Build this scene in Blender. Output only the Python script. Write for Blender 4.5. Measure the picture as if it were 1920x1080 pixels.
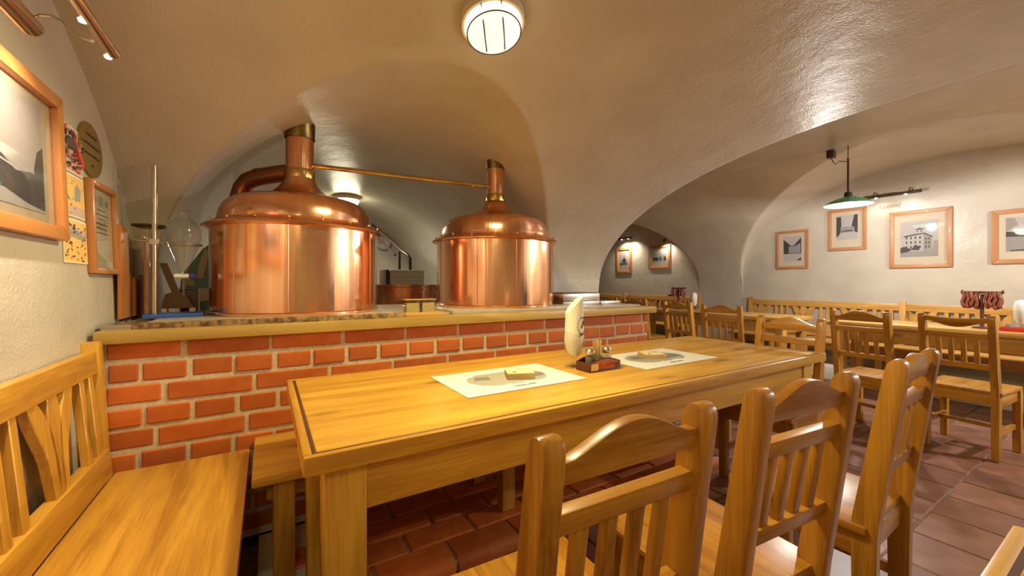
import bpy, bmesh, math, random
from mathutils import Vector, Matrix
random.seed(7)
for o in list(bpy.data.objects): bpy.data.objects.remove(o)
S = bpy.context.scene
C = S.collection
PI = math.pi

# ------------------------------------------------------------------ camera, world, exposure
H = 1.17                      # eye height
F = 755.0                     # focal length in pixels of a 1920 wide frame
HOR = 530.0                   # horizon row
YAW = math.radians(31.35)
cd = bpy.data.cameras.new('camera'); cam = bpy.data.objects.new('camera', cd); C.objects.link(cam)
cam.location = (0, 0, H); cam.rotation_euler = (PI/2, 0, -YAW)
cd.sensor_width = 36; cd.lens = F/1920*36; cd.shift_y = -(540-HOR)/1920; cd.clip_start = .02
S.camera = cam
w = bpy.data.worlds.new('world'); S.world = w; w.use_nodes = True
w.node_tree.nodes['Background'].inputs[0].default_value = (1, .85, .65, 1)
w.node_tree.nodes['Background'].inputs[1].default_value = 0.02
S.view_settings.view_transform = 'Standard'; S.view_settings.look = 'None'
S.view_settings.gamma = 1; S.view_settings.use_curve_mapping = False
S.view_settings.exposure = 1.0

# ------------------------------------------------------------------ pixel -> place helpers
FWD = Vector((math.sin(YAW), math.cos(YAW), 0)); RGT = Vector((math.cos(YAW), -math.sin(YAW), 0))
def ray(px, py): return FWD + RGT*((px-960)/F) + Vector((0, 0, (HOR-py)/F))
def at_z(px, py, z): r = ray(px, py); return Vector((0, 0, H)) + r*((z-H)/r.z)
def at_y(px, py, y): r = ray(px, py); return Vector((0, 0, H)) + r*(y/r.y)
def at_x(px, py, x): r = ray(px, py); return Vector((0, 0, H)) + r*(x/r.x)
XL, LEAN = -.533, .035        # left wall plane: x + LEAN*z = XL
def at_left(px, py):
    r = ray(px, py); t = (XL - LEAN*H)/(r.x + LEAN*r.z); return Vector((0, 0, H)) + r*t

# ------------------------------------------------------------------ materials
MATS = {}
def newmat(name):
    m = bpy.data.materials.new(name); m.use_nodes = True
    nt = m.node_tree; b = nt.nodes['Principled BSDF']; MATS[name] = m
    return m, nt, b
def N(nt, t, **k):
    n = nt.nodes.new(t)
    for a, v in k.items(): setattr(n, a, v)
    return n
def col(c): return (c[0], c[1], c[2], 1)
def plain(name, c, rough=.5, metal=0, coat=0, spec=.5):
    m, nt, b = newmat(name)
    b.inputs['Base Color'].default_value = col(c); b.inputs['Roughness'].default_value = rough
    b.inputs['Metallic'].default_value = metal; b.inputs['Coat Weight'].default_value = coat
    b.inputs['Specular IOR Level'].default_value = spec
    return m
def bump(nt, b, src, strength, dist=.01):
    n = N(nt, 'ShaderNodeBump'); n.inputs['Strength'].default_value = strength; n.inputs['Distance'].default_value = dist
    nt.links.new(src, n.inputs['Height']); nt.links.new(n.outputs[0], b.inputs['Normal']); return n
def wood(name, c1, c2, axis, rough=.34, coat=.12, knots=True, s=1.0):
    m, nt, b = newmat(name); L = nt.links.new
    tc = N(nt, 'ShaderNodeTexCoord'); oi = N(nt, 'ShaderNodeObjectInfo')
    add = N(nt, 'ShaderNodeVectorMath', operation='ADD'); sc = N(nt, 'ShaderNodeVectorMath', operation='SCALE')
    comb = N(nt, 'ShaderNodeCombineXYZ')
    for i in range(3): L(oi.outputs['Random'], comb.inputs[i])
    L(comb.outputs[0], sc.inputs[0]); sc.inputs['Scale'].default_value = 13
    L(tc.outputs['Object'], add.inputs[0]); L(sc.outputs[0], add.inputs[1])
    def mapped(al, ac):
        mp = N(nt, 'ShaderNodeMapping'); v = [ac*s]*3; v['xyz'.index(axis)] = al*s
        mp.inputs['Scale'].default_value = v; L(add.outputs[0], mp.inputs[0]); return mp.outputs[0]
    n1 = N(nt, 'ShaderNodeTexNoise'); n1.inputs['Scale'].default_value = 1; n1.inputs['Detail'].default_value = 4; n1.inputs['Distortion'].default_value = .6
    L(mapped(1.4, 16), n1.inputs['Vector'])
    n2 = N(nt, 'ShaderNodeTexNoise'); n2.inputs['Scale'].default_value = 1; n2.inputs['Detail'].default_value = 3
    L(mapped(7, 170), n2.inputs['Vector'])
    mx = N(nt, 'ShaderNodeMath', operation='MULTIPLY_ADD'); L(n2.outputs[0], mx.inputs[0]); mx.inputs[1].default_value = .45
    L(n1.outputs[0], mx.inputs[2])
    rp = N(nt, 'ShaderNodeValToRGB'); rp.color_ramp.elements[0].position = .58; rp.color_ramp.elements[1].position = .92
    rp.color_ramp.elements[0].color = col(c1); rp.color_ramp.elements[1].color = col(c2)
    L(mx.outputs[0], rp.inputs[0]); out = rp.outputs[0]
    if knots:
        v = N(nt, 'ShaderNodeTexVoronoi'); v.inputs['Scale'].default_value = 1; L(mapped(2.2, 6), v.inputs['Vector'])
        kr = N(nt, 'ShaderNodeMapRange'); kr.inputs[1].default_value = .07; kr.inputs[2].default_value = .19
        kr.inputs[3].default_value = .75; kr.inputs[4].default_value = 0; L(v.outputs['Distance'], kr.inputs[0])
        mk = N(nt, 'ShaderNodeMix', data_type='RGBA'); L(kr.outputs[0], mk.inputs[0]); L(out, mk.inputs[6])
        mk.inputs[7].default_value = (c2[0]*.35, c2[1]*.28, c2[2]*.25, 1); out = mk.outputs[2]
    L(out, b.inputs['Base Color']); b.inputs['Roughness'].default_value = rough
    b.inputs['Coat Weight'].default_value = coat; b.inputs['Coat Roughness'].default_value = .22
    bump(nt, b, mx.outputs[0], .12, .002)
    return m
def noisy(name, c1, c2, scale, rough=.6, bstr=.3, bdist=.004, metal=0, stretch=None, rnd=0, detail=4, coat=0, bevel=0, lo=.35, hi=.7):
    m, nt, b = newmat(name); L = nt.links.new
    tc = N(nt, 'ShaderNodeTexCoord'); mp = N(nt, 'ShaderNodeMapping'); L(tc.outputs['Object'], mp.inputs[0])
    if stretch: mp.inputs['Scale'].default_value = stretch
    n = N(nt, 'ShaderNodeTexNoise'); n.inputs['Scale'].default_value = scale; n.inputs['Detail'].default_value = detail; L(mp.outputs[0], n.inputs['Vector'])
    rp = N(nt, 'ShaderNodeValToRGB'); rp.color_ramp.elements[0].position = lo; rp.color_ramp.elements[1].position = hi
    rp.color_ramp.elements[0].color = col(c1); rp.color_ramp.elements[1].color = col(c2); L(n.outputs[0], rp.inputs[0]); out = rp.outputs[0]
    if rnd:
        oi = N(nt, 'ShaderNodeObjectInfo'); mr = N(nt, 'ShaderNodeMapRange'); L(oi.outputs['Random'], mr.inputs[0])
        mr.inputs[3].default_value = 1-rnd; mr.inputs[4].default_value = 1+rnd*.5
        h = N(nt, 'ShaderNodeHueSaturation'); L(out, h.inputs['Color']); L(mr.outputs[0], h.inputs['Value']); out = h.outputs[0]
    L(out, b.inputs['Base Color']); b.inputs['Roughness'].default_value = rough; b.inputs['Metallic'].default_value = metal
    b.inputs['Coat Weight'].default_value = coat
    if bstr:
        bn = bump(nt, b, n.outputs[0], bstr, bdist)
        if bevel:
            bv = N(nt, 'ShaderNodeBevel', samples=4); bv.inputs['Radius'].default_value = bevel; L(bv.outputs[0], bn.inputs['Normal'])
    return m
def emit(name, c, s):
    m, nt, b = newmat(name); b.inputs['Base Color'].default_value = col(c); b.inputs['Emission Color'].default_value = col(c)
    b.inputs['Emission Strength'].default_value = s; return m
def thin_glass(name, tint=(1, 1, 1), refl=.08, rough=.02):
    m, nt, b = newmat(name); L = nt.links.new
    tr = N(nt, 'ShaderNodeBsdfTransparent'); tr.inputs[0].default_value = col(tint)
    gl = N(nt, 'ShaderNodeBsdfGlossy'); gl.inputs['Roughness'].default_value = rough
    fr = N(nt, 'ShaderNodeLayerWeight'); fr.inputs['Blend'].default_value = .5
    pw = N(nt, 'ShaderNodeMath', operation='POWER'); pw.inputs[1].default_value = 4; L(fr.outputs['Facing'], pw.inputs[0])
    ad = N(nt, 'ShaderNodeMath', operation='MULTIPLY_ADD'); ad.inputs[1].default_value = .75; ad.inputs[2].default_value = refl*.6; L(pw.outputs[0], ad.inputs[0])
    mx = N(nt, 'ShaderNodeMixShader'); L(ad.outputs[0], mx.inputs[0]); L(tr.outputs[0], mx.inputs[1]); L(gl.outputs[0], mx.inputs[2])
    L(mx.outputs[0], nt.nodes['Material Output'].inputs[0]); return m

PLASTER = noisy('plaster', (.50, .452, .37), (.57, .52, .43), 3.0, rough=.34, bstr=0)
def plaster_fix():
    m = PLASTER; nt = m.node_tree; b = nt.nodes['Principled BSDF']; L = nt.links.new
    tc = N(nt, 'ShaderNodeTexCoord')
    n1 = N(nt, 'ShaderNodeTexNoise'); n1.inputs['Scale'].default_value = 95; n1.inputs['Detail'].default_value = 3; L(tc.outputs['Object'], n1.inputs['Vector'])
    n2 = N(nt, 'ShaderNodeTexNoise'); n2.inputs['Scale'].default_value = 5; n2.inputs['Detail'].default_value = 4; L(tc.outputs['Object'], n2.inputs['Vector'])
    bv = N(nt, 'ShaderNodeBevel', samples=4); bv.inputs['Radius'].default_value = .05
    b1 = N(nt, 'ShaderNodeBump'); b1.inputs['Strength'].default_value = .16; b1.inputs['Distance'].default_value = .05; L(n2.outputs[0], b1.inputs['Height']); L(bv.outputs[0], b1.inputs['Normal'])
    b2 = N(nt, 'ShaderNodeBump'); b2.inputs['Strength'].default_value = .45; b2.inputs['Distance'].default_value = .004; L(n1.outputs[0], b2.inputs['Height']); L(b1.outputs[0], b2.inputs['Normal'])
    L(b2.outputs[0], b.inputs['Normal'])
plaster_fix()
TY1, TY2 = (.74, .42, .055), (.50, .235, .022)       # table pine
CH1, CH2 = (.53, .245, .028), (.28, .105, .010)       # chair pine
FR1, FR2 = (.66, .38, .10), (.46, .22, .045)       # paler furniture
W = {}
for ax in 'xyz':
    W['t'+ax] = wood('table_pine_'+ax, TY1, TY2, ax)
    W['c'+ax] = wood('chair_pine_'+ax, CH1, CH2, ax, knots=False)
    W['b'+ax] = wood('bench_pine_'+ax, (.66, .345, .042), (.40, .175, .018), ax, rough=.36)
    W['f'+ax] = wood('pale_pine_'+ax, FR1, FR2, ax, rough=.33)
OAKX = wood('counter_oak', (.50, .33, .085), (.36, .22, .05), 'x', rough=.35, knots=False)
FRAMEW = plain('frame_wood', (.47, .19, .055), .35, coat=.2)
FRAMEP = plain('frame_wood_pale', (.45, .205, .08), .45, coat=.1)
GROOVE = plain('dark_groove', (.09, .03, .01), .5)
BRICK = noisy('brick_red', (.52, .11, .014), (.66, .185, .030), 9, rough=.62, bstr=.35, bdist=.004, rnd=.22)
MORTAR = noisy('mortar', (.56, .45, .28), (.70, .58, .40), 60, rough=.9, bstr=.6, bdist=.004)
TILE = noisy('floor_tile', (.19, .082, .052), (.30, .14, .095), 7, rough=.36, bstr=.35, bdist=.005, rnd=.25)
GROUT = noisy('floor_grout', (.17, .09, .06), (.28, .17, .12), 40, rough=.85, bstr=.5, bdist=.004)
SLAB = noisy('stone_slab', (.40, .34, .26), (.52, .46, .37), 12, rough=.3, bstr=.1, bdist=.002)
CORK = noisy('rough_bark', (.10, .05, .02), (.42, .25, .10), 45, rough=.8, bstr=.8, bdist=.006)
BRASS = noisy('brass', (.55, .36, .10), (.68, .46, .15), 14, rough=.26, bstr=.05, bdist=.001, metal=1)
DKBRASS = noisy('dark_brass', (.16, .11, .035), (.30, .21, .07), 14, rough=.35, bstr=.1, bdist=.001, metal=1)
def copper(name, c1, c2, rough):
    m, nt, b = newmat(name); L = nt.links.new
    tc = N(nt, 'ShaderNodeTexCoord'); sep = N(nt, 'ShaderNodeSeparateXYZ'); L(tc.outputs['Object'], sep.inputs[0])
    at = N(nt, 'ShaderNodeMath', operation='ARCTAN2'); L(sep.outputs[1], at.inputs[0]); L(sep.outputs[0], at.inputs[1])
    cb = N(nt, 'ShaderNodeCombineXYZ'); L(at.outputs[0], cb.inputs[0]); L(sep.outputs[2], cb.inputs[2])
    mp = N(nt, 'ShaderNodeMapping'); mp.inputs['Scale'].default_value = (9, 1, .7); L(cb.outputs[0], mp.inputs[0])
    n = N(nt, 'ShaderNodeTexNoise'); n.inputs['Scale'].default_value = 1; n.inputs['Detail'].default_value = 3; L(mp.outputs[0], n.inputs['Vector'])
    rp = N(nt, 'ShaderNodeValToRGB'); rp.color_ramp.elements[0].position = .3; rp.color_ramp.elements[1].position = .7
    rp.color_ramp.elements[0].color = col(c1); rp.color_ramp.elements[1].color = col(c2); L(n.outputs[0], rp.inputs[0]); L(rp.outputs[0], b.inputs['Base Color'])
    n2 = N(nt, 'ShaderNodeTexNoise'); n2.inputs['Scale'].default_value = 30; n2.inputs['Detail'].default_value = 3
    L(tc.outputs['Object'], n2.inputs['Vector'])
    mr = N(nt, 'ShaderNodeMapRange'); L(n2.outputs[0], mr.inputs[0]); mr.inputs[3].default_value = rough*.7; mr.inputs[4].default_value = rough*1.4
    L(mr.outputs[0], b.inputs['Roughness']); b.inputs['Metallic'].default_value = 1
    bump(nt, b, n.outputs[0], .18, .01)
    return m
COPPER = copper('copper', (.86, .42, .21), (.95, .57, .36), .17)
COPDARK = copper('aged_copper', (.36, .14, .06), (.55, .25, .12), .26)
PIPECOP = plain('dull_copper', (.40, .17, .075), .24, 1)
STEEL = plain('steel', (.55, .5, .45), .3, 1)
CHROME = plain('satin_nickel', (.62, .52, .42), .22, 1)
BLACK = plain('black_metal', (.025, .02, .018), .45)
DKBROWN = plain('dark_brown_metal', (.05, .025, .015), .4)
WHITEP = plain('white_paper', (.74, .72, .68), .7)
CREAM = plain('mat_board', (.66, .57, .42), .8)
NAPKIN = plain('napkin', (.86, .80, .68), .8)
GREY = plain('print_grey', (.34, .32, .30), .7)
DGREY = plain('print_dark', (.06, .055, .055), .6)
LGREY = plain('print_light', (.50, .47, .46), .7)
INK = plain('ink', (.03, .02, .02), .6)
GLASS = thin_glass('clear_glass', (.96, .97, .95), .15)
PANE = thin_glass('picture_glass', (.97, .97, .97), .05, .03)
BLUE = plain('blue_plastic', (.035, .10, .42), .35)
GREEN = plain('green_enamel', (.10, .48, .25), .25, coat=.5)
GREENIN = plain('pale_enamel', (.02, .13, .065), .5)
REDINK = plain('red_print', (.55, .03, .02), .5)
ORANGE = plain('orange_print', (.42, .14, .03), .5)
CADDYB = plain('caddy_brown', (.10, .022, .012), .35)
YELLOWP = plain('yellow_print', (.78, .52, .17), .6)
TEALP = plain('teal_print', (.16, .30, .28), .6)
PINKP = plain('pink_print', (.60, .42, .36), .6)
GRAIN = noisy('grain', (.40, .24, .05), (.90, .70, .30), 200, rough=.7, bstr=.6, bdist=.003, detail=1)
SAUSAGE = noisy('dry_sausage', (.16, .03, .015), (.34, .10, .045), 40, rough=.45, bstr=.5, bdist=.004)
DARKWOOD = plain('dark_wood', (.10, .035, .015), .45)
ORWOOD = wood('orange_wood', (.52, .20, .05), (.40, .13, .03), 'z', knots=False)
COASTER = plain('coaster_card', (.66, .47, .22), .8)
COASTERT = plain('coaster_print', (.80, .66, .38), .7)
SALT = plain('salt', (.82, .79, .72), .9)
PEPPER = plain('pepper', (.20, .17, .12), .9)
PICK = plain('toothpick', (.72, .52, .25), .7)
WHITEWASH = plain('whitewash', (.80, .76, .68), .8)

# ------------------------------------------------------------------ mesh builders
class MB:
    def __init__(s): s.v = []; s.f = []; s.m = []; s.mi = 0
    def add(s, vs, fs):
        n = len(s.v); s.v += [tuple(v) for v in vs]
        for f in fs: s.f.append([i+n for i in f]); s.m.append(s.mi)
        return s
    def box(s, x0, x1, y0, y1, z0, z1):
        return s.add([(x0, y0, z0), (x1, y0, z0), (x1, y1, z0), (x0, y1, z0), (x0, y0, z1), (x1, y0, z1), (x1, y1, z1), (x0, y1, z1)],
                     [(0, 3, 2, 1), (4, 5, 6, 7), (0, 1, 5, 4), (1, 2, 6, 5), (2, 3, 7, 6), (3, 0, 4, 7)])
    def cbox(s, c, sz): return s.box(c[0]-sz[0]/2, c[0]+sz[0]/2, c[1]-sz[1]/2, c[1]+sz[1]/2, c[2]-sz[2]/2, c[2]+sz[2]/2)
    def prism(s, poly, lo, hi, axis='y'):
        # poly: list of 2D points in the plane perpendicular to axis (x,z for y; y,z for x; x,y for z)
        mk = {'y': lambda p, t: (p[0], t, p[1]), 'x': lambda p, t: (t, p[0], p[1]), 'z': lambda p, t: (p[0], p[1], t)}[axis]
        n = len(poly)
        vs = [mk(p, lo) for p in poly] + [mk(p, hi) for p in poly]
        fs = [list(range(n))[::-1], list(range(n, 2*n))] + [(i, (i+1) % n, n+(i+1) % n, n+i) for i in range(n)]
        return s.add(vs, fs)
    def lathe(s, prof, c=(0, 0, 0), seg=32, cap=True):
        vs = []; fs = []; k = len(prof)
        for r, z in prof:
            for i in range(seg):
                a = 2*PI*i/seg; vs.append((c[0]+r*math.cos(a), c[1]+r*math.sin(a), c[2]+z))
        for j in range(k-1):
            for i in range(seg):
                i2 = (i+1) % seg; fs.append((j*seg+i, j*seg+i2, (j+1)*seg+i2, (j+1)*seg+i))
        if cap:
            if prof[0][0] > 1e-4: fs.append(list(range(seg))[::-1])
            if prof[-1][0] > 1e-4: fs.append([(k-1)*seg+i for i in range(seg)])
        return s.add(vs, fs)
    def tube(s, pts, r, seg=10):
        pts = [Vector(p) for p in pts]; rs = r if isinstance(r, (list, tuple)) else [r]*len(pts)
        vs = []; fs = []; n = len(pts); up = None
        for i, p in enumerate(pts):
            t = (pts[min(i+1, n-1)]-pts[max(i-1, 0)]).normalized()
            if up is None: up = Vector((0, 0, 1)) if abs(t.z) < .9 else Vector((1, 0, 0))
            a = t.cross(up).normalized(); b = a.cross(t).normalized(); up = b
            for j in range(seg):
                th = 2*PI*j/seg; vs.append(p+(a*math.cos(th)+b*math.sin(th))*rs[i])
        for i in range(n-1):
            for j in range(seg):
                j2 = (j+1) % seg; fs.append((i*seg+j, i*seg+j2, (i+1)*seg+j2, (i+1)*seg+j))
        fs.append(list(range(seg))[::-1]); fs.append([(n-1)*seg+j for j in range(seg)])
        return s.add(vs, fs)
    def warp(s, fn): s.v = [tuple(fn(Vector(v))) for v in s.v]; return s
    def mesh(s, name, mat, bevel=0, smooth=False, seg=2, angle=35):
        me = bpy.data.meshes.new(name); me.from_pydata(s.v, [], s.f)
        for mm in (mat if isinstance(mat, (list, tuple)) else [mat]): me.materials.append(mm)
        me.polygons.foreach_set('material_index', s.m)
        bm = bmesh.new(); bm.from_mesh(me); bmesh.ops.recalc_face_normals(bm, faces=bm.faces)
        if bevel:
            es = [e for e in bm.edges if len(e.link_faces) == 2 and e.calc_face_angle(0) > .5]
            bmesh.ops.bevel(bm, geom=es, offset=bevel, segments=seg, affect='EDGES', profile=.6)
        bm.to_mesh(me); bm.free()
        if smooth or bevel:
            me.polygons.foreach_set('use_smooth', [True]*len(me.polygons)); me.set_sharp_from_angle(angle=math.radians(angle))
        return me
    def build(s, name, mat, parent=None, bevel=0, smooth=False, seg=2, angle=35):
        o = bpy.data.objects.new(name, s.mesh(name, mat, bevel, smooth, seg, angle)); C.objects.link(o)
        if parent: o.parent = parent
        return o
def tag(o, label, cat, group=None):
    o['label'] = label; o['category'] = cat
    if group: o['group'] = group
    return o
def thing(name, label, cat, loc=(0, 0, 0), rotz=0, group=None, matrix=None):
    o = bpy.data.objects.new(name, None); C.objects.link(o); o.empty_display_size = .05
    if matrix is not None: o.matrix_world = matrix
    else: o.location = loc; o.rotation_euler = (0, 0, rotz)
    return tag(o, label, cat, group)
def struct(o): o['kind'] = 'structure'; return o
def copy_tree(o, parent=None):
    c = o.copy(); C.objects.link(c); c.parent = parent
    for ch in list(o.children): copy_tree(ch, c)
    return c
def lamp(name, kind, loc, energy, color, parent=None, size=.05, spot=None, rot=None, blend=.6):
    l = bpy.data.lights.new(name, kind); l.energy = energy; l.color = color; l.shadow_soft_size = size
    if kind == 'SPOT': l.spot_size = spot; l.spot_blend = blend
    o = bpy.data.objects.new(name, l); C.objects.link(o); o.location = loc
    if rot is not None: o.rotation_euler = rot
    if parent: o.parent = parent
    return o
def aim(d): return Vector(d).to_track_quat('-Z', 'Y').to_euler()
def wallm(org, right, up, out):
    m = Matrix.Identity(4)
    for i, v in enumerate((right, up, out)):
        v = Vector(v).normalized()
        for j in range(3): m[j][i] = v[j]
    for j in range(3): m[j][3] = org[j]
    return m
def text_mesh(txt, size, extrude=.0006):
    cu = bpy.data.curves.new('txt', 'FONT'); cu.body = txt; cu.size = size; cu.align_x = 'CENTER'; cu.align_y = 'CENTER'; cu.extrude = extrude
    o = bpy.data.objects.new('txt', cu); C.objects.link(o)
    dg = bpy.context.evaluated_depsgraph_get(); me = bpy.data.meshes.new_from_object(o.evaluated_get(dg))
    bpy.data.objects.remove(o); return me

# ------------------------------------------------------------------ the vaulted cellar: union of tunnels
ZB = -.02
def arc(c, a, z0, h, n=72): return [(c+a*math.cos(PI*i/n), z0+h*math.sin(PI*i/n)) for i in range(n+1)]
def tunnel(axis, lo, hi, c, a, z0, h):
    b = MB(); b.prism([(c-a, ZB), (c+a, ZB)] + arc(c, a, z0, h), lo, hi, axis)
    return b.build('vault_cutter', PLASTER)
MAIN = ('x', -.575, 4.4, .5, 2.25, 1.2, 1.17)
HALL = ('y', -1.75, 8.5, 4.45, 1.85, .95, 1.65)
ALC = ('y', 1.0, 6.5, .775, 1.275, 1.15, 1.03)
LUN1 = ('x', 4.3, 6.30, 1.2, 2.27, 1.27, 1.28)
LUN2 = ('x', 4.3, 6.30, 5.65, 1.45, 1.15, 1.18)
tun = [tunnel(*t) for t in (MAIN, HALL, ALC, LUN1, LUN2)]
base = tun[0]
for t in tun[1:]:
    md = base.modifiers.new('u', 'BOOLEAN'); md.operation = 'UNION'; md.solver = 'EXACT'; md.object = t
dg = bpy.context.evaluated_depsgraph_get()
shell = bpy.data.meshes.new_from_object(base.evaluated_get(dg))
for t in tun: bpy.data.objects.remove(t)
bm = bmesh.new(); bm.from_mesh(shell)
bmesh.ops.dissolve_degenerate(bm, dist=1e-5, edges=bm.edges)
bmesh.ops.delete(bm, geom=[f for f in bm.faces if f.normal.z < -.9 and f.calc_center_median().z < .05], context='FACES')
def side(f):
    if abs(f.normal.z) > .03: return 'ceiling'
    c = f.calc_center_median(); n = f.normal
    if n.x < -.9 and c.x < -.5: return 'wall_left'
    if n.x > .9 and c.x > 6.2: return 'wall_right'
    if n.y > .9 and c.y > 6: return 'wall_far'
    if n.y < -.9 and c.y < -1: return 'wall_near'
    return 'wall_pier'
groups = {}
for f in bm.faces: groups.setdefault(side(f), []).append([tuple(v.co) for v in f.verts])
bm.free()
for nm, polys in groups.items():
    me = bpy.data.meshes.new(nm); b2 = bmesh.new(); vm = {}
    for p in polys:
        vs = []
        for c in p:
            k = tuple(round(q, 5) for q in c)
            if k not in vm: vm[k] = b2.verts.new(c)
            if vm[k] not in vs: vs.append(vm[k])
        if len(vs) >= 3:
            try: b2.faces.new(vs[::-1])
            except ValueError: pass
    bmesh.ops.triangulate(b2, faces=b2.faces)
    if nm in ('wall_left', 'ceiling', 'wall_pier'):
        for v in b2.verts:
            if v.co.x < -.57: v.co.x = XL - LEAN*v.co.z
    b2.to_mesh(me); b2.free(); me.materials.append(PLASTER)
    me.polygons.foreach_set('use_smooth', [True]*len(me.polygons)); me.set_sharp_from_angle(angle=math.radians(14))
    o = bpy.data.objects.new(nm, me); C.objects.link(o); struct(o)

# ------------------------------------------------------------------ floor with clay tiles
fl = MB().box(-.62, 6.32, -1.8, 8.55, -.06, -.006).build('floor', GROUT); struct(fl)
tw, th_, gap = .30, .30, .007
tile_me = [MB().box(-(tw-gap)/2, (tw-gap)/2, -(th_-gap)/2, (th_-gap)/2, -.016, 0).mesh('tile', TILE, bevel=.005, seg=1) for _ in range(1)]
rest = MB()
row = 0; y = -1.75
while y < 8.4:
    x = -.55 - (row % 2)*.15
    while x < 6.3:
        cx, cy = x+tw/2, y+th_/2
        hidden = (cx < 2.5 and cy > 1.75 and cy < 3.2)
        if not hidden and cx > -.55 and cx < 6.2:
            if .2 < cx < 5.3 and -.4 < cy < 2.9 and not (cx < .9 and cy < .5):
                o = bpy.data.objects.new('tile', tile_me[0]); C.objects.link(o); o.parent = fl
                o.location = (cx+random.uniform(-.003, .003), cy+random.uniform(-.003, .003), random.uniform(-.002, .001))
                o.rotation_euler = (random.uniform(-.004, .004), random.uniform(-.004, .004), random.uniform(-.01, .01))
            else:
                rest.box(cx-.145, cx+.145, cy-.145, cy+.145, -.016, 0)
        x += tw
    y += th_; row += 1
o = rest.build('tile_field', TILE, fl, bevel=0); o['kind'] = 'stuff'

# low brick step in front of the counter
SZ = .05; SY = 1.495; BF = 2.12
st = MB().box(-.03, 2.5, SY+.02, BF, -.004, SZ-.008).build('step', MORTAR); tag(st, 'low red brick step along the foot of the brick counter', 'step')
nose = MB().prism([(-.07, 0), (.07, 0), (.07, .056), (-.03, .056), (-.052, .05), (-.066, .035), (-.07, .02)], -.143, .143, 'x').mesh('brick', BRICK, smooth=True)
flat = MB().box(-.143, .143, -.066, .066, -.02, .008).mesh('brick', BRICK, bevel=.006, seg=1)
for r in range(4):
    for i in range(11):
        cx = -.40 + i*.302 - (r % 2)*.15
        if cx < .11 or cx > 2.38: continue
        o = bpy.data.objects.new('brick', nose if r == 0 else flat); C.objects.link(o); o.parent = st
        o.location = (cx, SY+.07+r*.145, 0 if r == 0 else SZ-.003+random.uniform(-.002, .002)); o.rotation_euler = (0, 0, random.uniform(-.012, .012))

# ------------------------------------------------------------------ brick counter
CX0, CX1 = -.53, 2.53
ct = thing('counter', 'long red brick bar counter with a thick oak front board', 'counter', (1, BF, 0)); ct.location = (0, 0, 0)
MB().box(CX0, CX1-.006, BF+.003, 2.70, SZ, .937).build('masonry_core', MORTAR, ct)
MB().box(-.46, 2.04, 2.70, 3.25, 0, .937).build('masonry_core', MORTAR, ct)
brick_cache = {}
def brick_me(L, hh):
    k = (round(L, 3), round(hh, 3))
    if k not in brick_cache:
        m_ = MB().box(-L/2, L/2, 0, .10, 0, hh); brick_cache[k] = m_.mesh('brick', BRICK, bevel=.005, seg=1)
    return brick_cache[k]
for k in range(11):
    ztop = .937 if k == 0 else .862 - (k-1)*.0875 - .009
    zbot = .862 - k*.0875 + .009
    if zbot < SZ: zbot = SZ
    if ztop-zbot < .02: continue
    st_ = (k % 2 == 0); L0 = .306 if st_ else .153
    first = {0: -.2904, 1: -.4256, 2: -.3536, 3: -.414, 4: -.3776, 5: -.43}.get(k, -.36 if st_ else -.42)
    x = first - L0*math.ceil((first-CX0)/L0)
    while x < CX1-.01:
        a, b_ = max(x, CX0), min(x+L0, CX1)
        if b_-a > .03:
            j = .017
            o = bpy.data.objects.new('brick', brick_me(b_-a-j, ztop-zbot)); C.objects.link(o); o.parent = ct
            o.location = ((a+b_)/2+random.uniform(-.003, .003), BF-.004+random.uniform(-.003, .003), zbot+random.uniform(-.002, .002) if 0 < k else zbot)
            o.rotation_euler = (0, random.uniform(-.006, .006), random.uniform(-.006, .006))
        x += L0
MB().box(-.55, 2.575, 2.075, 2.23, .937, .986).build('front_board', OAKX, ct, bevel=.006)
MB().box(-.53, 2.56, 2.225, 2.73, .937, .995).box(-.47, 2.04, 2.73, 3.28, .937, .995).build('top_slab', SLAB, ct)
for a_ in ((-.42, .62, 2.15, 2.72), (-.30, .62, 2.722, 3.1), (.92, 1.885, 2.17, 3.1)): MB().box(*a_, .986, 1.008).build('stone_sheet', SLAB, ct, bevel=.003)
e = MB().box(-.455, .63, 2.125, 2.152, .984, 1.010); e.build('bark_edge', CORK, ct, bevel=.005)
MB().box(-.55, -.44, 2.16, 2.3, .986, 1.003).build('metal_strip', STEEL, ct)

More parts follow.
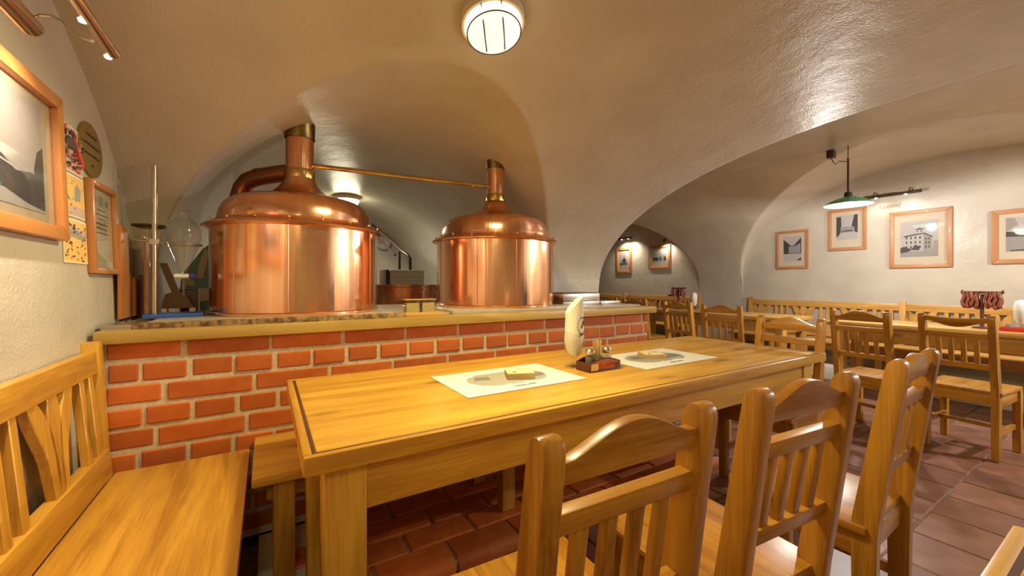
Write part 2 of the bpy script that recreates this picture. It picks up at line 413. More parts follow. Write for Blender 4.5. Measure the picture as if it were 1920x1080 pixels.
# ------------------------------------------------------------------ copper kettles
def kettle(name, label, cx, cy, rp, ztop, slant):
    t = thing(name, label, 'brewing kettle', (cx, cy, 1.009), group='copper brewing kettles on the counter')
    R = .42
    MB().lathe([(R+.004, 0), (R+.006, .012), (R, .016), (R, .44), (R-.01, .452)], seg=96).build('body', COPPER, t, smooth=True)
    for a in (-2.35, -1.75, -.65):
        MB().tube([(math.cos(a)*(R+.001), math.sin(a)*(R+.001), .02), (math.cos(a)*(R+.001), math.sin(a)*(R+.001), .44)], .0022, 6).build('seam', COPPER, t, smooth=True)
    MB().lathe([(R-.02, .438), (R+.03, .445), (R+.036, .452), (R+.03, .460), (R-.015, .478), (R-.02, .488)], seg=96).build('rim', COPPER, t, smooth=True)
    prof = [(R-.016, .484)]
    for i in range(13):
        a = PI/2*i/12; prof.append((.26+(R-.03-.26)*math.cos(a)**.8, .49+.135*math.sin(a)))
    prof += [(.20, .642), (.15, .664), (.115, .692), (.092, .722), (rp+.006, .756)]
    d = MB().lathe(prof, seg=96).build('dome', COPPER, t, smooth=True, angle=60)
    for i in range(18):
        a = 2*PI*i/18
        MB().lathe([(.006, .474), (.007, .482), (.004, .487), (0, .488)], c=(math.cos(a)*(R+.004), math.sin(a)*(R+.004), 0), seg=8).build('rivet', BRASS, t, smooth=True)
    MB().lathe([(rp+.005, .752), (rp+.007, .758), (rp+.007, .80), (rp+.005, .806)], seg=48, cap=False).build('brass_band', BRASS, t, smooth=True)
    p = MB().lathe([(rp, .74), (rp, 1.0), (rp, 1.30)], seg=48)
    p.build('chimney_pipe', COPPER, t, smooth=True)
    q = MB().lathe([(rp+.003, ztop-.055), (rp+.006, ztop-.05), (rp+.006, 1.32)], seg=48, cap=False)
    q.warp(lambda v: Vector((v.x, v.y, v.z + (slant*(v.x) if v.z < ztop+.02 else 0))))
    q.build('ceiling_collar', DKBRASS, t, smooth=True)
    return t
k1 = kettle('copper_kettle', 'wide copper kettle with a bent exhaust pipe, beside the laboratory stand', .163, 2.612, .073, 1.035, 0)
k2 = kettle('copper_kettle', 'wide copper kettle with a straight pipe only, at the pillar end of the counter', 1.434, 2.59, .062, 1.045, 0)
pth = [(0, 0, .80), (-.10, .075, .79), (-.20, .15, .775), (-.255, .195, .755), (-.285, .225, .715), (-.30, .235, .66), (-.30, .235, .56), (-.30, .235, .50)]
MB().tube(pth, .049, 20).build('exhaust_pipe', PIPECOP, k1, smooth=True, angle=50)
g = MB().tube([(-.192, .144, .778), (-.20, .15, .775), (-.208, .156, .772)], .051, 20); g.build('pipe_flange', PIPECOP, k1, smooth=True)
br = MB().tube([(.163+.07, 2.612, 1.853), (1.434-.055, 2.59, 1.868)], .014, 12).build('brass_pipe', BRASS, smooth=True)
tag(br, 'thin straight brass pipe linking the two kettle chimneys', 'pipe')

# ------------------------------------------------------------------ furniture
def make_chair(label, group, pal='c', crest='hump', nsl=4):
    t = thing('chair', label, 'chair', group=group)
    wp, pw = .335, .038
    sh = lambda v: Vector((v.x, v.y-(v.z-.45)*.15 if v.z > .45 else v.y, v.z))
    WZ, WX, WY = W[pal+'z'], W[pal+'x'], W[pal+'y']
    for sx in (-1, 1):
        prof = [(-.026, 0), (.024, 0), (.030, .42), (.030, .47), (.024, .90)]
        for i in range(9):
            a = PI*i/8; prof.append((-.001+.024*math.cos(a), .925+.030*math.sin(a)))
        prof += [(-.026, .90), (-.034, .47), (-.032, .42)]
        m = MB().prism(prof, sx*wp/2-pw/2, sx*wp/2+pw/2, 'x').warp(sh); m.build('back_post', WZ, t, bevel=.005, seg=2, angle=30)
        m = MB().prism([(-.022, 0), (.022, 0), (.024, .43), (-.024, .43)], sx*(wp/2+.012)-.02, sx*(wp/2+.012)+.02, 'x')
        m.warp(lambda v: Vector((v.x, v.y+.355, v.z))).build('front_leg', WZ, t, bevel=.004)
        MB().box(sx*wp/2-.011, sx*wp/2+.011, .02, .345, .16, .195).build('side_stretcher', WY, t, bevel=.003)
        MB().box(sx*(wp/2+.006)-.012, sx*(wp/2+.006)+.012, .02, .35, .355, .427).build('side_apron', WY, t, bevel=.003)
    hw = wp/2-pw/2+.004; n = 20; top = []; bot = []
    for i in range(n+1):
        u = -1+2*i/n; x = u*hw
        hmp = max(0, math.cos(u*PI/2*1.18))**1.3 if abs(u) < .85 else 0
        if crest == 'hump': top.append((x, .912+.043*hmp)); bot.append((x, .876))
        else: top.append((x, .938-.010*(1-u*u))); bot.append((x, .902-.034*hmp))
    MB().prism(bot+top[::-1], -.013, .013, 'y').warp(sh).build('crest_rail', WX, t, bevel=.004, angle=30)
    MB().box(-hw, hw, -.014, .014, .795, .832).warp(sh).build('middle_rail', WX, t, bevel=.004)
    MB().box(-hw, hw, -.014, .014, .590, .628).warp(sh).build('lower_rail', WX, t, bevel=.004)
    for i in range(nsl):
        x = hw*2*((i+1)/(nsl+1)-.5)
        MB().box(x-.013, x+.013, -.009, .009, .622, .80).warp(sh).build('slat', WZ, t, bevel=.003)
    MB().box(-wp/2-.03, wp/2+.03, -.01, .392, .427, .452).build('seat', WY, t, bevel=.007)
    MB().box(-wp/2, wp/2, -.012, .012, .36, .427).build('back_apron', WX, t, bevel=.003)
    MB().box(-wp/2, wp/2, .343, .365, .355, .427).build('front_apron', WX, t, bevel=.003)
    MB().box(-wp/2, wp/2, .19, .212, .165, .19).build('cross_stretcher', WX, t, bevel=.003)
    return t
def place(t, tx, ty, rotz):       # (tx, ty): middle between the post tops
    f = Vector((-math.sin(rotz), math.cos(rotz), 0)); p = Vector((tx, ty, 0)) + f*.075
    t.location = p; t.rotation_euler = (0, 0, rotz)
R = math.radians
ch = make_chair('varnished pine chair facing the laid table, behind the placemat beside the caddy', None)
place(ch, .505, .452, R(-2.5))
ch['group'] = 'pine dining chairs'; ch['label'] = 'pine chair pulled up to the laid table, nearest the wall bench'
specs = [(1.03, .425, R(-5), 'pine chair at the laid table, between two like it in its row'),
         (1.69, .408, R(2), 'pine chair in the laid table row, farthest from the wall bench'),
         (2.80, 1.25, R(92), 'pine chair tucked in at the short end of the laid table'),
         (3.87, 1.25, R(-95), 'pine chair with humped crest standing out from the long table by the picture wall'),
         (3.99, 2.94, R(-92), 'pine chair with humped crest before the table carrying the far pretzel stand'),
         (3.76, 2.28, R(-80), 'pine chair with humped crest beyond the table, between counter end and end chair'),
         (4.27, 4.33, R(-85), 'small pine chair far off beyond the counter, closest to the pillar'),
         (4.17, 3.72, R(-85), 'small pine chair far off beyond the counter in front of the bench post')]
for x, y_, rz, lb in specs:
    c2 = copy_tree(ch); c2['label'] = lb; place(c2, x, y_, rz)
ce = make_chair('pine chair with a straight-topped scalloped crest by the long table', 'pine dining chairs', crest='scallop'); place(ce, 4.02, .775, R(-95))

def make_table(name, label, x0, x1, y0, y1, zt, pal, along, leg=.085, step_back=0, apron=.14, group=None, inset=.05, back=0):
    t = thing(name, label, 'table', ((x0+x1)/2, (y0+y1)/2, 0), group=group)
    hx, hy = (x1-x0)/2, (y1-y0)/2
    WA = W[pal+along]; WB = W[pal+('y' if along == 'x' else 'x')]; WZ = W[pal+'z']
    th = .042; e = .022
    MB().box(-hx+e+.008, hx-e-.008, -hy+e+.008, hy-e-.008, zt-th, zt).build('table_top', WA, t, bevel=.002, seg=1)
    MB().box(-hx+e-.002, hx-e+.002, -hy+e-.002, hy-e+.002, zt-th+.004, zt-.002).build('edge_groove', GROOVE, t)
    for s in (-1, 1):
        MB().box(-hx, hx, s*hy-(e if s > 0 else 0), s*hy+(e if s < 0 else 0), zt-th-.004, zt).build('edge_trim', W[pal+'x'], t, bevel=.007)
        MB().box(s*hx-(e if s > 0 else 0), s*hx+(e if s < 0 else 0), -hy+e, hy-e, zt-th-.004, zt).build('edge_trim', W[pal+'y'], t, bevel=.007)
    i = inset
    za = zt-th
    for s in (-1, 1):
        MB().box(-hx+i+leg*.6, hx-i-leg*.6, s*(hy-i-.02)-.012, s*(hy-i-.02)+.012, za-apron, za).build('apron', W[pal+'x'], t, bevel=.002)
        MB().box(s*(hx-i-.03)-.012, s*(hx-i-.03)+.012, -hy+i+leg*.6, hy-i-leg*.6, za-apron, za).build('apron', W[pal+'y'], t, bevel=.002)
        for q in (-1, 1):
            cx, cy = s*(hx-i-leg/2), q*(hy-i-leg/2)-(back if q > 0 else 0)
            MB().box(cx-leg/2, cx+leg/2, cy-leg/2, cy+leg/2, step_back if q > 0 else 0, za).build('leg', WZ, t, bevel=.004)
    return t
ZT = .77
make_table('dining_table', 'long glossy yellow pine table laid with placemats and a napkin glass', .07, 2.72, 1.025, 1.90, ZT, 't', 'x', leg=.10, step_back=SZ+.009, back=.205)
make_table('dining_table', 'pine table of which one corner juts in beside the row of chairs', .34, 1.06, -.66, .139, ZT, 't', 'x')
make_table('dining_table', 'long pine table with the near pretzel stand along the picture wall', 5.08, 5.70, -.45, 1.92, ZT, 'f', 'y')
make_table('dining_table', 'long pine table carrying the far pretzel stand and a napkin glass', 4.95, 5.62, 2.25, 4.25, ZT, 'f', 'y')
make_table('dining_table', 'far pine table seen past the end of the brick counter', 4.95, 5.62, 4.6, 6.3, ZT, 'f', 'y')

def fan(y0):   # three curved splats of a bench back, in (y,z) around centre y0
    out = []
    for k in (-1, 0, 1):
        pl, pr = [], []
        for i in range(13):
            u = i/12; z = .56+.29*u
            c = k*(.030+.085*max(0, (u-.25)/.75)**1.6)
            wd = .015+ (.012 + .012*math.sin(PI*min(1, max(0, (u-.45)/.55)))) * (1 if u > .3 else u/.3)
            pl.append((y0+c-wd, z)); pr.append((y0+c+wd, z))
        out.append(pl+pr[::-1])
    return out
def make_bench(label, length, pal, posts, loc, rotz, group=None, depth=.45, zs=.46, pattern=()):
    # local: runs along y from 0 to -length, back at x=0, seat towards +x
    t = thing('bench', label, 'bench', loc, rotz, group)
    ln = lambda v: Vector((v.x-max(0, v.z-.46)*.09, v.y, v.z))
    WY, WZ = W[pal+'y'], W[pal+'z']
    for py in posts:
        MB().box(-.02, .03, -py-.0, -py+.055, 0, .955).warp(ln).build('post', WZ, t, bevel=.005)
    for a, b_ in zip(posts[:-1], posts[1:]):
        MB().box(-.008, .022, -b_+.05, -a+.004, .845, .925).warp(ln).build('top_rail', WY, t, bevel=.005)
        MB().box(-.012, .026, -b_+.05, -a+.004, .468, .565).warp(ln).build('bottom_rail', WY, t, bevel=.004)
    for kind, yy in pattern:
        if kind == 's': MB().box(-.006, .018, yy-.017, yy+.017, .56, .85).warp(ln).build('slat', WZ, t, bevel=.002, seg=1)
        else:
            for poly in fan(yy): MB().prism(poly, -.006, .018, 'x').warp(ln).build('splat', WZ, t, bevel=.002, seg=1)
    MB().box(.022, depth, -length, .03, zs-.03, zs).build('seat', WY, t, bevel=.008)
    MB().box(.06, depth-.05, -length+.03, 0, zs-.11, zs-.03).build('seat_apron', WY, t)
    for py in (0.02, length*.5, length-.1):
        MB().box(depth-.11, depth-.05, -py-.06, -py, 0, zs-.03).build('leg', WZ, t, bevel=.004)
        MB().box(.04, .10, -py-.06, -py, 0, zs-.03).build('leg', WZ, t, bevel=.004)
    return t
def pat(posts, ns=3):
    out = []
    for a, b_ in zip(posts[:-1], posts[1:]):
        L = b_-a-.055; n = max(1, round(L/.55)); cell = L/n
        for i in range(n):
            c0 = -(a+.0+cell*i)
            for q in range(ns): out.append(('s', c0-.07-q*.075))
            out.append(('f', c0-.07-ns*.075-.13))
        out.append(('s', -(b_-.075)))
    return out
# bench against the left wall (its far post stands at the counter)
lp = [0, 1.9]
lpat = [(k, q-2.017) for k, q in (('s', 1.955), ('s', 1.875), ('f', 1.66), ('s', 1.45), ('s', 1.37), ('f', 1.155), ('s', .94), ('s', .86), ('f', .65))]
make_bench('pine wall bench with curved splats in its back, under the large framed photo', 2.0, 'b', lp, (-.505, 2.017, .0), 0, depth=.445, zs=.465, pattern=lpat)
pr = [0, 1.71, 3.4]
def right_bench(label, ytop, posts):
    # faces -x, runs along -y: mirror by rotating pi and running from the low-y end
    Ltot = posts[-1]
    t = make_bench(label, Ltot+.055, 'f', posts, (6.25, ytop-Ltot-.055, 0), PI, depth=.44, pattern=pat(posts))
    return t
right_bench('long two-section pine bench under the pictures of the bright wall', 3.42, [0, 1.69, 3.40])
right_bench('far pine bench seen beyond the counter end below two small pictures', 6.95, [0, 1.64, 2.66])
wp_ = MB().box(5.78, 6.30, -1.0, 3.45, 0, .16).build('trim_1', WHITEWASH, bevel=.01); struct(wp_)

# backless bench between the table and the counter
bb = thing('bench', 'backless pine bench between the laid table and the brick counter', 'bench', (0, 0, 0))
MB().box(-.045, 2.15, 1.655, 2.105, .455, .49).build('seat', W['tx'], bb, bevel=.006)
MB().box(.0, 2.1, 1.72, 1.745, .375, .455).build('apron', W['bx'], bb)
for lx in (.02, .975, 1.965):
    for ly in (1.685, 2.0): MB().box(lx, lx+.07, ly, ly+.055, SZ+.0095, .455).build('leg', W['bz'], bb, bevel=.004)

# ------------------------------------------------------------------ things on the laid table
MATGREY = plain('print_mid', (.36, .33, .29), .7); MATDARK = plain('print_hill', (.20, .18, .16), .7)
def placemat(label, x0, x1, y0, y1, rz):
    t = thing('placemat', label, 'placemat', ((x0+x1)/2, (y0+y1)/2, ZT+.001), rz, 'paper placemats on the laid table')
    hx, hy = (x1-x0)/2, (y1-y0)/2
    MB().box(-hx, hx, -hy, hy, 0, .0012).build('sheet', WHITEP, t)
    rnd = random.Random(3); top = []; bot = []
    n = 24
    for i in range(n+1):
        u = -1+2*i/n; ed = (1-abs(u)**6)
        top.append((u*hx*.66, hy*(.15+.40*ed)+rnd.uniform(-.008, .008))); bot.append((u*hx*.66, -hy*(.05+.45*ed)+rnd.uniform(-.008, .008)))
    MB().prism(bot+top[::-1], .0012, .0016, 'z').build('printed_view', MATGREY, t)
    MB().prism([(hx*.02, -hy*.30), (hx*.60, -hy*.22), (hx*.64, hy*.05), (hx*.40, hy*.40), (hx*.15, hy*.46), (hx*.05, hy*.2)], .0016, .0018, 'z').prism([(-hx*.55, hy*.1), (-hx*.3, hy*.0), (-hx*.25, hy*.3), (-hx*.45, hy*.38)], .0016, .0018, 'z').build('printed_hills', MATDARK, t)
    m = MB()
    for i in range(9): m.box(-.05+i*.011, -.043+i*.011, -hy*.74-.006, -hy*.74+.004+rnd.uniform(-.003, .004), .0012, .0016)
    m.build('caption', INK, t)
    return t
placemat('white paper placemat with a grey printed view, beside the napkin glass toward the wall bench', .592, 1.138, 1.268, 1.632, R(.5))
placemat('white paper placemat with a grey printed view, behind the condiment caddy', 1.485, 2.055, 1.258, 1.612, R(.5))
def coasters(label, x, y_, rz, s, n):
    t = thing('coaster_stack', label, 'coasters', (x, y_, ZT+.0027), rz, 'beer mat stacks')
    for i in range(n):
        dx = random.uniform(-.002, .002)
        MB().box(-s/2+dx, s/2+dx, -s/2, s/2, i*.0026, i*.0026+.0023).build('coaster', COASTER, t, bevel=.0008, seg=1)
    z = n*.0026
    MB().box(-s*.46, s*.46, -s*.46, s*.46, z-.0005, z+.0003).build('printed_face', COASTERT, t)
    m = MB()
    for (a, b_, c_, d_) in ((-.40, .40, -.40, -.385), (-.40, .40, .385, .40), (-.40, -.385, -.40, .40), (.385, .40, -.40, .40)): m.box(a*s, b_*s, c_*s, d_*s, z, z+.0005)
    m.prism([(-.33*s, -.34*s), (-.12*s, -.34*s), (-.225*s, -.1*s)], z, z+.0005, 'z')
    for i in range(3): m.box(-.1*s, .33*s, (.05+.1*i)*s, (.08+.1*i)*s, z, z+.0005)
    m.build('print_lines', plain('coaster_ink%d' % int(x*100), (.30, .17, .06), .8), t)
c1 = at_z(964, 704, ZT); coasters('square stack of beer mats on the placemat toward the wall bench', .915, 1.44, R(-24), .115, 10)
coasters('square stack of beer mats on the placemat behind the caddy', 1.765, 1.455, R(-28), .115, 8)

ng = thing('napkin_glass', 'stemmed beer glass holding a rolled cream napkin on the laid table', 'glass', (1.243, 1.475, ZT))
MB().lathe([(.0, 0), (.046, 0), (.047, .006), (.040, .010), (.018, .016), (.011, .026), (.012, .045), (.020, .054), (.036, .070), (.048, .095), (.052, .12), (.049, .15), (.044, .172)], seg=40, cap=False).build('glass', GLASS, ng, smooth=True, angle=60)
nk = MB(); segs = 32; rings = 12; vs = []; fs = []
for j in range(rings+1):
    u = j/rings
    for i in range(segs):
        a = 2*PI*i/segs; r = .022+.026*min(1, u*3.2)**.7 - .006*u
        ztop = .338-.085*(.5+.5*math.cos(a-R(158)))**1.2
        z = .058+(ztop-.058)*u
        rr = r*(1+.02*math.sin(3*a+u*4))
        vs.append((rr*math.cos(a), rr*math.sin(a), z))
for j in range(rings):
    for i in range(segs): i2 = (i+1) % segs; fs.append((j*segs+i, j*segs+i2, (j+1)*segs+i2, (j+1)*segs+i))
nk.add(vs, fs); n0 = len(vs)
vs2 = []; fs2 = []
for j in range(5):
    for i in range(segs):
        b_ = vs[rings*segs+i]; k = 1-.97*j/4; vs2.append((b_[0]*k, b_[1]*k, .5*b_[2]*(1+k)+.5*(1-k)*.292))
for j in range(4):
    for i in range(segs): i2 = (i+1) % segs; fs2.append((j*segs+i, j*segs+i2, (j+1)*segs+i2, (j+1)*segs+i))
nk.add(vs2, fs2)
npk = nk.build('napkin', NAPKIN, ng, smooth=True, angle=60)
em = MB(); ea = R(-78)
def onnap(u, z): a = ea + u/.047; return (math.cos(a)*.0475, math.sin(a)*.0475, z)
for i in range(16):
    a = PI*.25 + PI*1.5*i/15; em.tube([onnap(.026*math.cos(a), .20+.036*math.sin(a)), onnap(.029*math.cos(a+.06), .20+.040*math.sin(a+.06))], .0022, 6)
for q in ([(.006, .215), (.011, .222), (.012, .212), (.004, .203), (-.003, .196), (-.004, .188)], [(-.014, .165), (-.004, .156), (.006, .160)], [(-.010, .156), (-.018, .150)]):
    em.tube([onnap(*p) for p in q], .0024, 6)
em.build('printed_emblem', INK, npk)

cd_ = thing('condiment_caddy', 'small dark brown tray with salt, pepper and toothpicks on the laid table', 'caddy', (1.312, 1.385, ZT))
pts = [(-.095, 0), (.095, 0), (.095, .040)] + [(.095-.19*i/10, .040+.020*math.sin(PI*i/10)) for i in range(1, 10)] + [(-.095, .040)]
for sy in (-1, 1): MB().prism(pts, sy*.043-.003, sy*.043+.003, 'y').build('side_panel', CADDYB, cd_, bevel=.001, seg=1)
MB().box(-.095, .095, -.04, .04, 0, .006).box(-.095, -.089, -.04, .04, .006, .040).box(.089, .095, -.04, .04, .006, .040).build('tray', CADDYB, cd_)
MB().prism([(-.088, .006), (.088, .006), (.088, .036)]+[(.088-.176*i/8, .036+.018*math.sin(PI*i/8)) for i in range(1, 8)]+[(-.088, .036)], -.0468, -.0462, 'y').build('printed_front', ORANGE, cd_)
tmm = text_mesh('Kofola', .036); ob = bpy.data.objects.new('lettering', tmm); C.objects.link(ob); ob.parent = cd_; tmm.materials.append(REDINK)
ob.location = (.01, -.0478, .029); ob.rotation_euler = (PI/2, R(-6), 0)
MB().box(-.086, -.045, -.0474, -.0468, .008, .036).build('printed_patch', YELLOWP, cd_)
MB().box(-.045, .086, -.0472, -.0466, .007, .013).box(.055, .086, -.0472, -.0466, .013, .034).build('printed_patch', CADDYB, cd_)
def shaker(label, x, fill):
    t = thing('shaker', label, 'shaker', (1.312+x, 1.385, ZT+.0065))
    MB().lathe([(.020, 0), (.0235, .004), (.0235, .05), (.020, .062), (.0185, .068)], seg=20).build('glass_body', GLASS, t, smooth=True)
    MB().lathe([(.019, .002), (.0228, .005), (.0228, .056 if fill is PEPPER else .048)], seg=16).build('contents', fill, t, smooth=True)
    MB().lathe([(.0205, .066), (.0215, .068), (.0215, .084), (.017, .090), (0, .092)], seg=20).build('cap', STEEL, t, smooth=True)
shaker('glass pepper shaker with steel cap in the brown caddy', -.050, PEPPER)
shaker('glass salt shaker with steel cap in the brown caddy', .052, SALT)
tp = thing('toothpick_glass', 'slim glass packed with toothpicks in the brown caddy', 'glass', (1.312, 1.39, ZT+.0065))
MB().lathe([(.014, 0), (.016, .004), (.021, .085)], seg=20, cap=False).build('glass', GLASS, tp, smooth=True)
rnd = random.Random(2)
m = MB()
for i in range(60):
    a = rnd.uniform(0, 2*PI); r = rnd.uniform(0, .012); q = r*1.9
    m.tube([(r*math.cos(a), r*math.sin(a), .003), (q*math.cos(a+.2), q*math.sin(a+.2), rnd.uniform(.115, .130))], .0011, 5)
o = m.build('toothpicks', PICK, tp); o['kind'] = 'stuff'

# ------------------------------------------------------------------ things on the other tables
def pretzel_stand(label, x, y_, L, n):
    t = thing('sausage_stand', label, 'stand', (x, y_, ZT))
    MB().lathe([(.06, 0), (.06, .012), (.014, .02), (.012, .30)], seg=20).build('post', DARKWOOD, t, smooth=True, angle=40)
    b = MB().tube([(0, -L/2, .315), (0, L/2, .315)], .011, 10)
    for s in (-1, 1): b.tube([(0, s*L*.47, .315), (0, s*L*.47, .335)], .006, 8)
    b.build('cross_bar', DARKWOOD, t, smooth=True, angle=50)
    r_ = random.Random(int(x*10))
    for i in range(n):
        yy = -L*.42+L*.84*i/(n-1)
        if abs(yy) < .02: continue
        m = MB(); ln = r_.uniform(.12, .16); pts = []; rr = []
        for q in range(8):
            u = q/7; pts.append((.012*math.sin(PI*u*.5+.3), yy+.006*math.sin(9*u+i), .322-ln*u)); rr.append(.010+.004*abs(math.sin(PI*u*2.2+i)))
        m.tube(pts, rr, 8); pts2 = [(-p[0], p[1]+.005, p[2]+.01*k/7) for k, p in enumerate(pts)]; m.tube(pts2, rr, 8)
        m.build('dried_sausage', SAUSAGE, t, smooth=True, angle=60)
pretzel_stand('wooden stand hung with dried sausages on the long table by the picture wall', 5.35, .87, .25, 9)
pretzel_stand('wooden stand hung with dried sausages on the farther long table', 5.4, 3.95, .24, 4)
def small_napkin(label, x, y_):
    t = thing('napkin_glass', label, 'glass', (x, y_, ZT))
    MB().lathe([(.045, 0), (.046, .006), (.012, .015), (.012, .045), (.04, .075), (.05, .12), (.046, .17)], seg=24, cap=False).build('glass', GLASS, t, smooth=True)
    MB().lathe([(.02, .06), (.042, .10), (.044, .2), (.034, .245), (0, .26)], seg=20).build('napkin', WHITEP, t, smooth=True, angle=60)
small_napkin('napkin glass at the open end of the table by the picture wall', 5.35, .655)
small_napkin('napkin glass on the farther long table', 5.3, 3.62)
c3 = thing('condiment_caddy', 'red and brown condiment tray on the long table by the picture wall', 'caddy', (5.22, .66, ZT))
MB().box(-.045, .045, -.09, .09, 0, .008).box(-.045, -.04, -.09, .09, .008, .035).box(.04, .045, -.09, .09, .008, .035).build('tray', REDINK, c3, bevel=.002)
MB().lathe([(.02, .009), (.02, .05), (.014, .06)], c=(0, .045, 0), seg=14).build('jar', PEPPER, c3, smooth=True)

# ------------------------------------------------------------------ things on the counter
tr = thing('tray', 'flat blue plastic tray at the wall end of the counter', 'tray', (-.35, 2.50, 1.009), R(4))
MB().box(-.135, .085, -.075, .075, 0, .006).build('base', BLUE, tr, bevel=.002)
m = MB()
for a in ((-.135, .085, -.075, -.067), (-.135, .085, .067, .075), (-.135, -.127, -.067, .067), (.077, .085, -.067, .067)): m.box(*a, .004, .016)
m.build('rim', BLUE, tr, bevel=.002)
rs = thing('retort_stand', 'laboratory stand with a tall steel rod and ring clamp on the blue tray', 'stand', (-.447, 2.47, 1.0155))
MB().box(-.02, .10, -.045, .045, 0, .008).build('base', BLUE, rs, bevel=.002)
MB().tube([(0, 0, .008), (0, 0, .70)], .0105, 14).build('rod', CHROME, rs, smooth=True)
cl = MB().tube([(-.075, .01, .352), (0, .012, .347), (.03, .015, .34)], .006, 10)
cl.tube([(.03+.074+.072*math.cos(a), .02+.072*math.sin(a), .338) for a in [PI+2*PI*i/24 for i in range(25)]], .003, 8)
cl.cbox((0, .004, .345), (.034, .034, .024)); cl.build('ring_clamp', STEEL, rs, smooth=True)
fn = thing('separating_funnel', 'pear-shaped glass separating funnel hanging in the ring clamp', 'funnel', (-.343, 2.49, 1.09))
MB().lathe([(.006, .02), (.007, .10), (.014, .13), (.038, .20), (.060, .26), (.069, .30), (.066, .34), (.050, .372), (.030, .388), (.022, .40), (.022, .425), (.034, .432)], seg=36, cap=False).build('bulb', GLASS, fn, smooth=True, angle=70)
MB().tube([(-.035, 0, .112), (.02, 0, .112)], .011, 12).build('stopcock', plain('frosted_glass', (.8, .78, .72), .3), fn, smooth=True)
MB().lathe([(.011, -.012), (.014, 0), (.011, .012)], seg=12).warp(lambda v: Vector((.034+v.z, v.y, .112+v.x))).build('tap_knob', plain('blue_knob', (.06, .05, .35), .4), fn, smooth=True)
vv = thing('funnel_dish', 'dark rimmed glass cone beside the stand rod', 'vessel', (-.478, 2.545, 1.009))
MB().lathe([(.030, 0), (.028, .12), (.035, .25), (.062, .42)], seg=28, cap=False).build('glass_cone', GLASS, vv, smooth=True)
MB().lathe([(.0, .418), (.045, .42), (.066, .428), (.066, .436), (.045, .430), (0, .428)], seg=28).build('dark_dish', DKBROWN, vv, smooth=True)
wbx = thing('wooden_holder', 'stepped orange wooden holder against the left wall', 'holder', (-.558, 2.40, 1.009))
prof = [(0, 0), (.33, 0), (.33, .12), (.30, .17), (.24, .185), (.15, .19), (.125, .215), (.115, .36), (.09, .40), (.05, .415), (0, .415)]
MB().prism(prof, .0, .013, 'x').build('side_panel', ORWOOD, wbx, bevel=.003)
MB().prism([(.21, 0), (.33, 0), (.33, .13), (.29, .36), (.25, .38), (.21, .38)], .045, .056, 'x').build('side_panel', ORWOOD, wbx, bevel=.003)
MB().box(.013, .045, .29, .30, 0, .2).build('back_panel', DARKWOOD, wbx)
sc_ = thing('malt_scoop', 'small weathered wooden malt shovel standing behind the blue tray', 'shovel', (-.40, 2.655, 1.009))
GW = plain('weathered_wood', (.20, .13, .07), .7)
MB().prism([(-.055, .03), (.075, .03), (.045, .10), (.0, .12), (-.04, .10)], -.008, .008, 'y').build('blade', GW, sc_, bevel=.003)
MB().prism([(-.012, .11), (.02, .11), (-.03, .26), (-.062, .26)], -.01, .01, 'y').build('handle', GW, sc_, bevel=.003)
MB().box(-.05, .08, -.02, .03, 0, .006).box(-.05, -.03, -.02, .03, 0, .03).box(.0, .02, -.02, .03, 0, .03).box(.06, .08, -.02, .03, 0, .03).build('rack', WHITEP, sc_)
dbx = thing('small_box', 'dark brown box standing behind the glass funnel', 'box', (-.345, 2.725, .996))
MB().box(-.045, .035, -.03, .03, 0, .135).build('carton', DARKWOOD, dbx, bevel=.003); MB().box(-.045, .035, -.03, .03, .135, .142).build('lid', DKBROWN, dbx, bevel=.002)
pb = thing('painted_board', 'painted cutout board in dark green and cream behind the copper kettle', 'board', (-.36, 3.06, .996))
MB().prism([(-.09, 0), (.09, 0), (.09, .42), (.075, .42), (.03, .38), (-.02, .30), (-.06, .24), (-.075, .18)], -.006, .006, 'y').build('panel', TEALP, pb, bevel=.001, seg=1)
CRM = plain('cream_paint', (.55, .46, .28), .7)
MB().prism([(.0, .20), (.03, .20), (.06, .36), (.04, .38), (.015, .30)], -.008, -.006, 'y').prism([(-.055, .155), (-.005, .155), (-.02, .215), (-.055, .205)], -.008, -.006, 'y').prism([(-.085, .01), (.0, .01), (.02, .06), (.085, .075), (.085, .13), (.03, .145), (-.075, .10)], -.008, -.006, 'y').build('painted_patch', CRM, pb)

gc = thing('grain_case', 'small glass case of malt grain on the counter between the kettles', 'case', (.752, 2.265, .996))
for s in (-1, 1):
    MB().box(s*.045-.036, s*.045+.036, -.03, .03, .006, .058).build('grain', GRAIN, gc)
    MB().box(s*.045-.040, s*.045+.040, -.034, -.0325, .004, .075).box(s*.045-.040, s*.045-.0385, -.0325, .034, .004, .075).box(s*.045+.0385, s*.045+.040, -.0325, .034, .004, .075).build('glass_pane', GLASS, gc)
MB().box(-.09, .09, -.036, .036, .0, .005).build('base', BRASS, gc); MB().box(-.09, .09, -.038, .038, .075, .080).build('lid', W['tx'], gc, bevel=.002)
pk = MB().box(.635, .86, 2.14, 2.19, .9865, 1.006).build('wood_slat', W['fx'], bevel=.003); tag(pk, 'thin wooden slat lying along the counter front before the grain case', 'slat')
cb_ = thing('steel_case', 'low grey metal case on the counter beside the pillar', 'case', (2.10, 2.50, .996))
MB().box(-.20, .17, -.12, .16, 0, .028).box(-.195, .165, -.115, .155, .028, .03).build('base', STEEL, cb_, bevel=.003); MB().box(-.20, .17, -.12, .16, .034, .09).build('body', STEEL, cb_, bevel=.005); MB().box(-.203, .173, -.123, .163, .09, .095).build('lid', DKBROWN, cb_)
ft = MB().box(2.30, 2.52, 2.40, 2.62, .9965, 1.02).build('steel_plate', STEEL, bevel=.004); tag(ft, 'flat steel plate at the open end of the counter', 'plate')

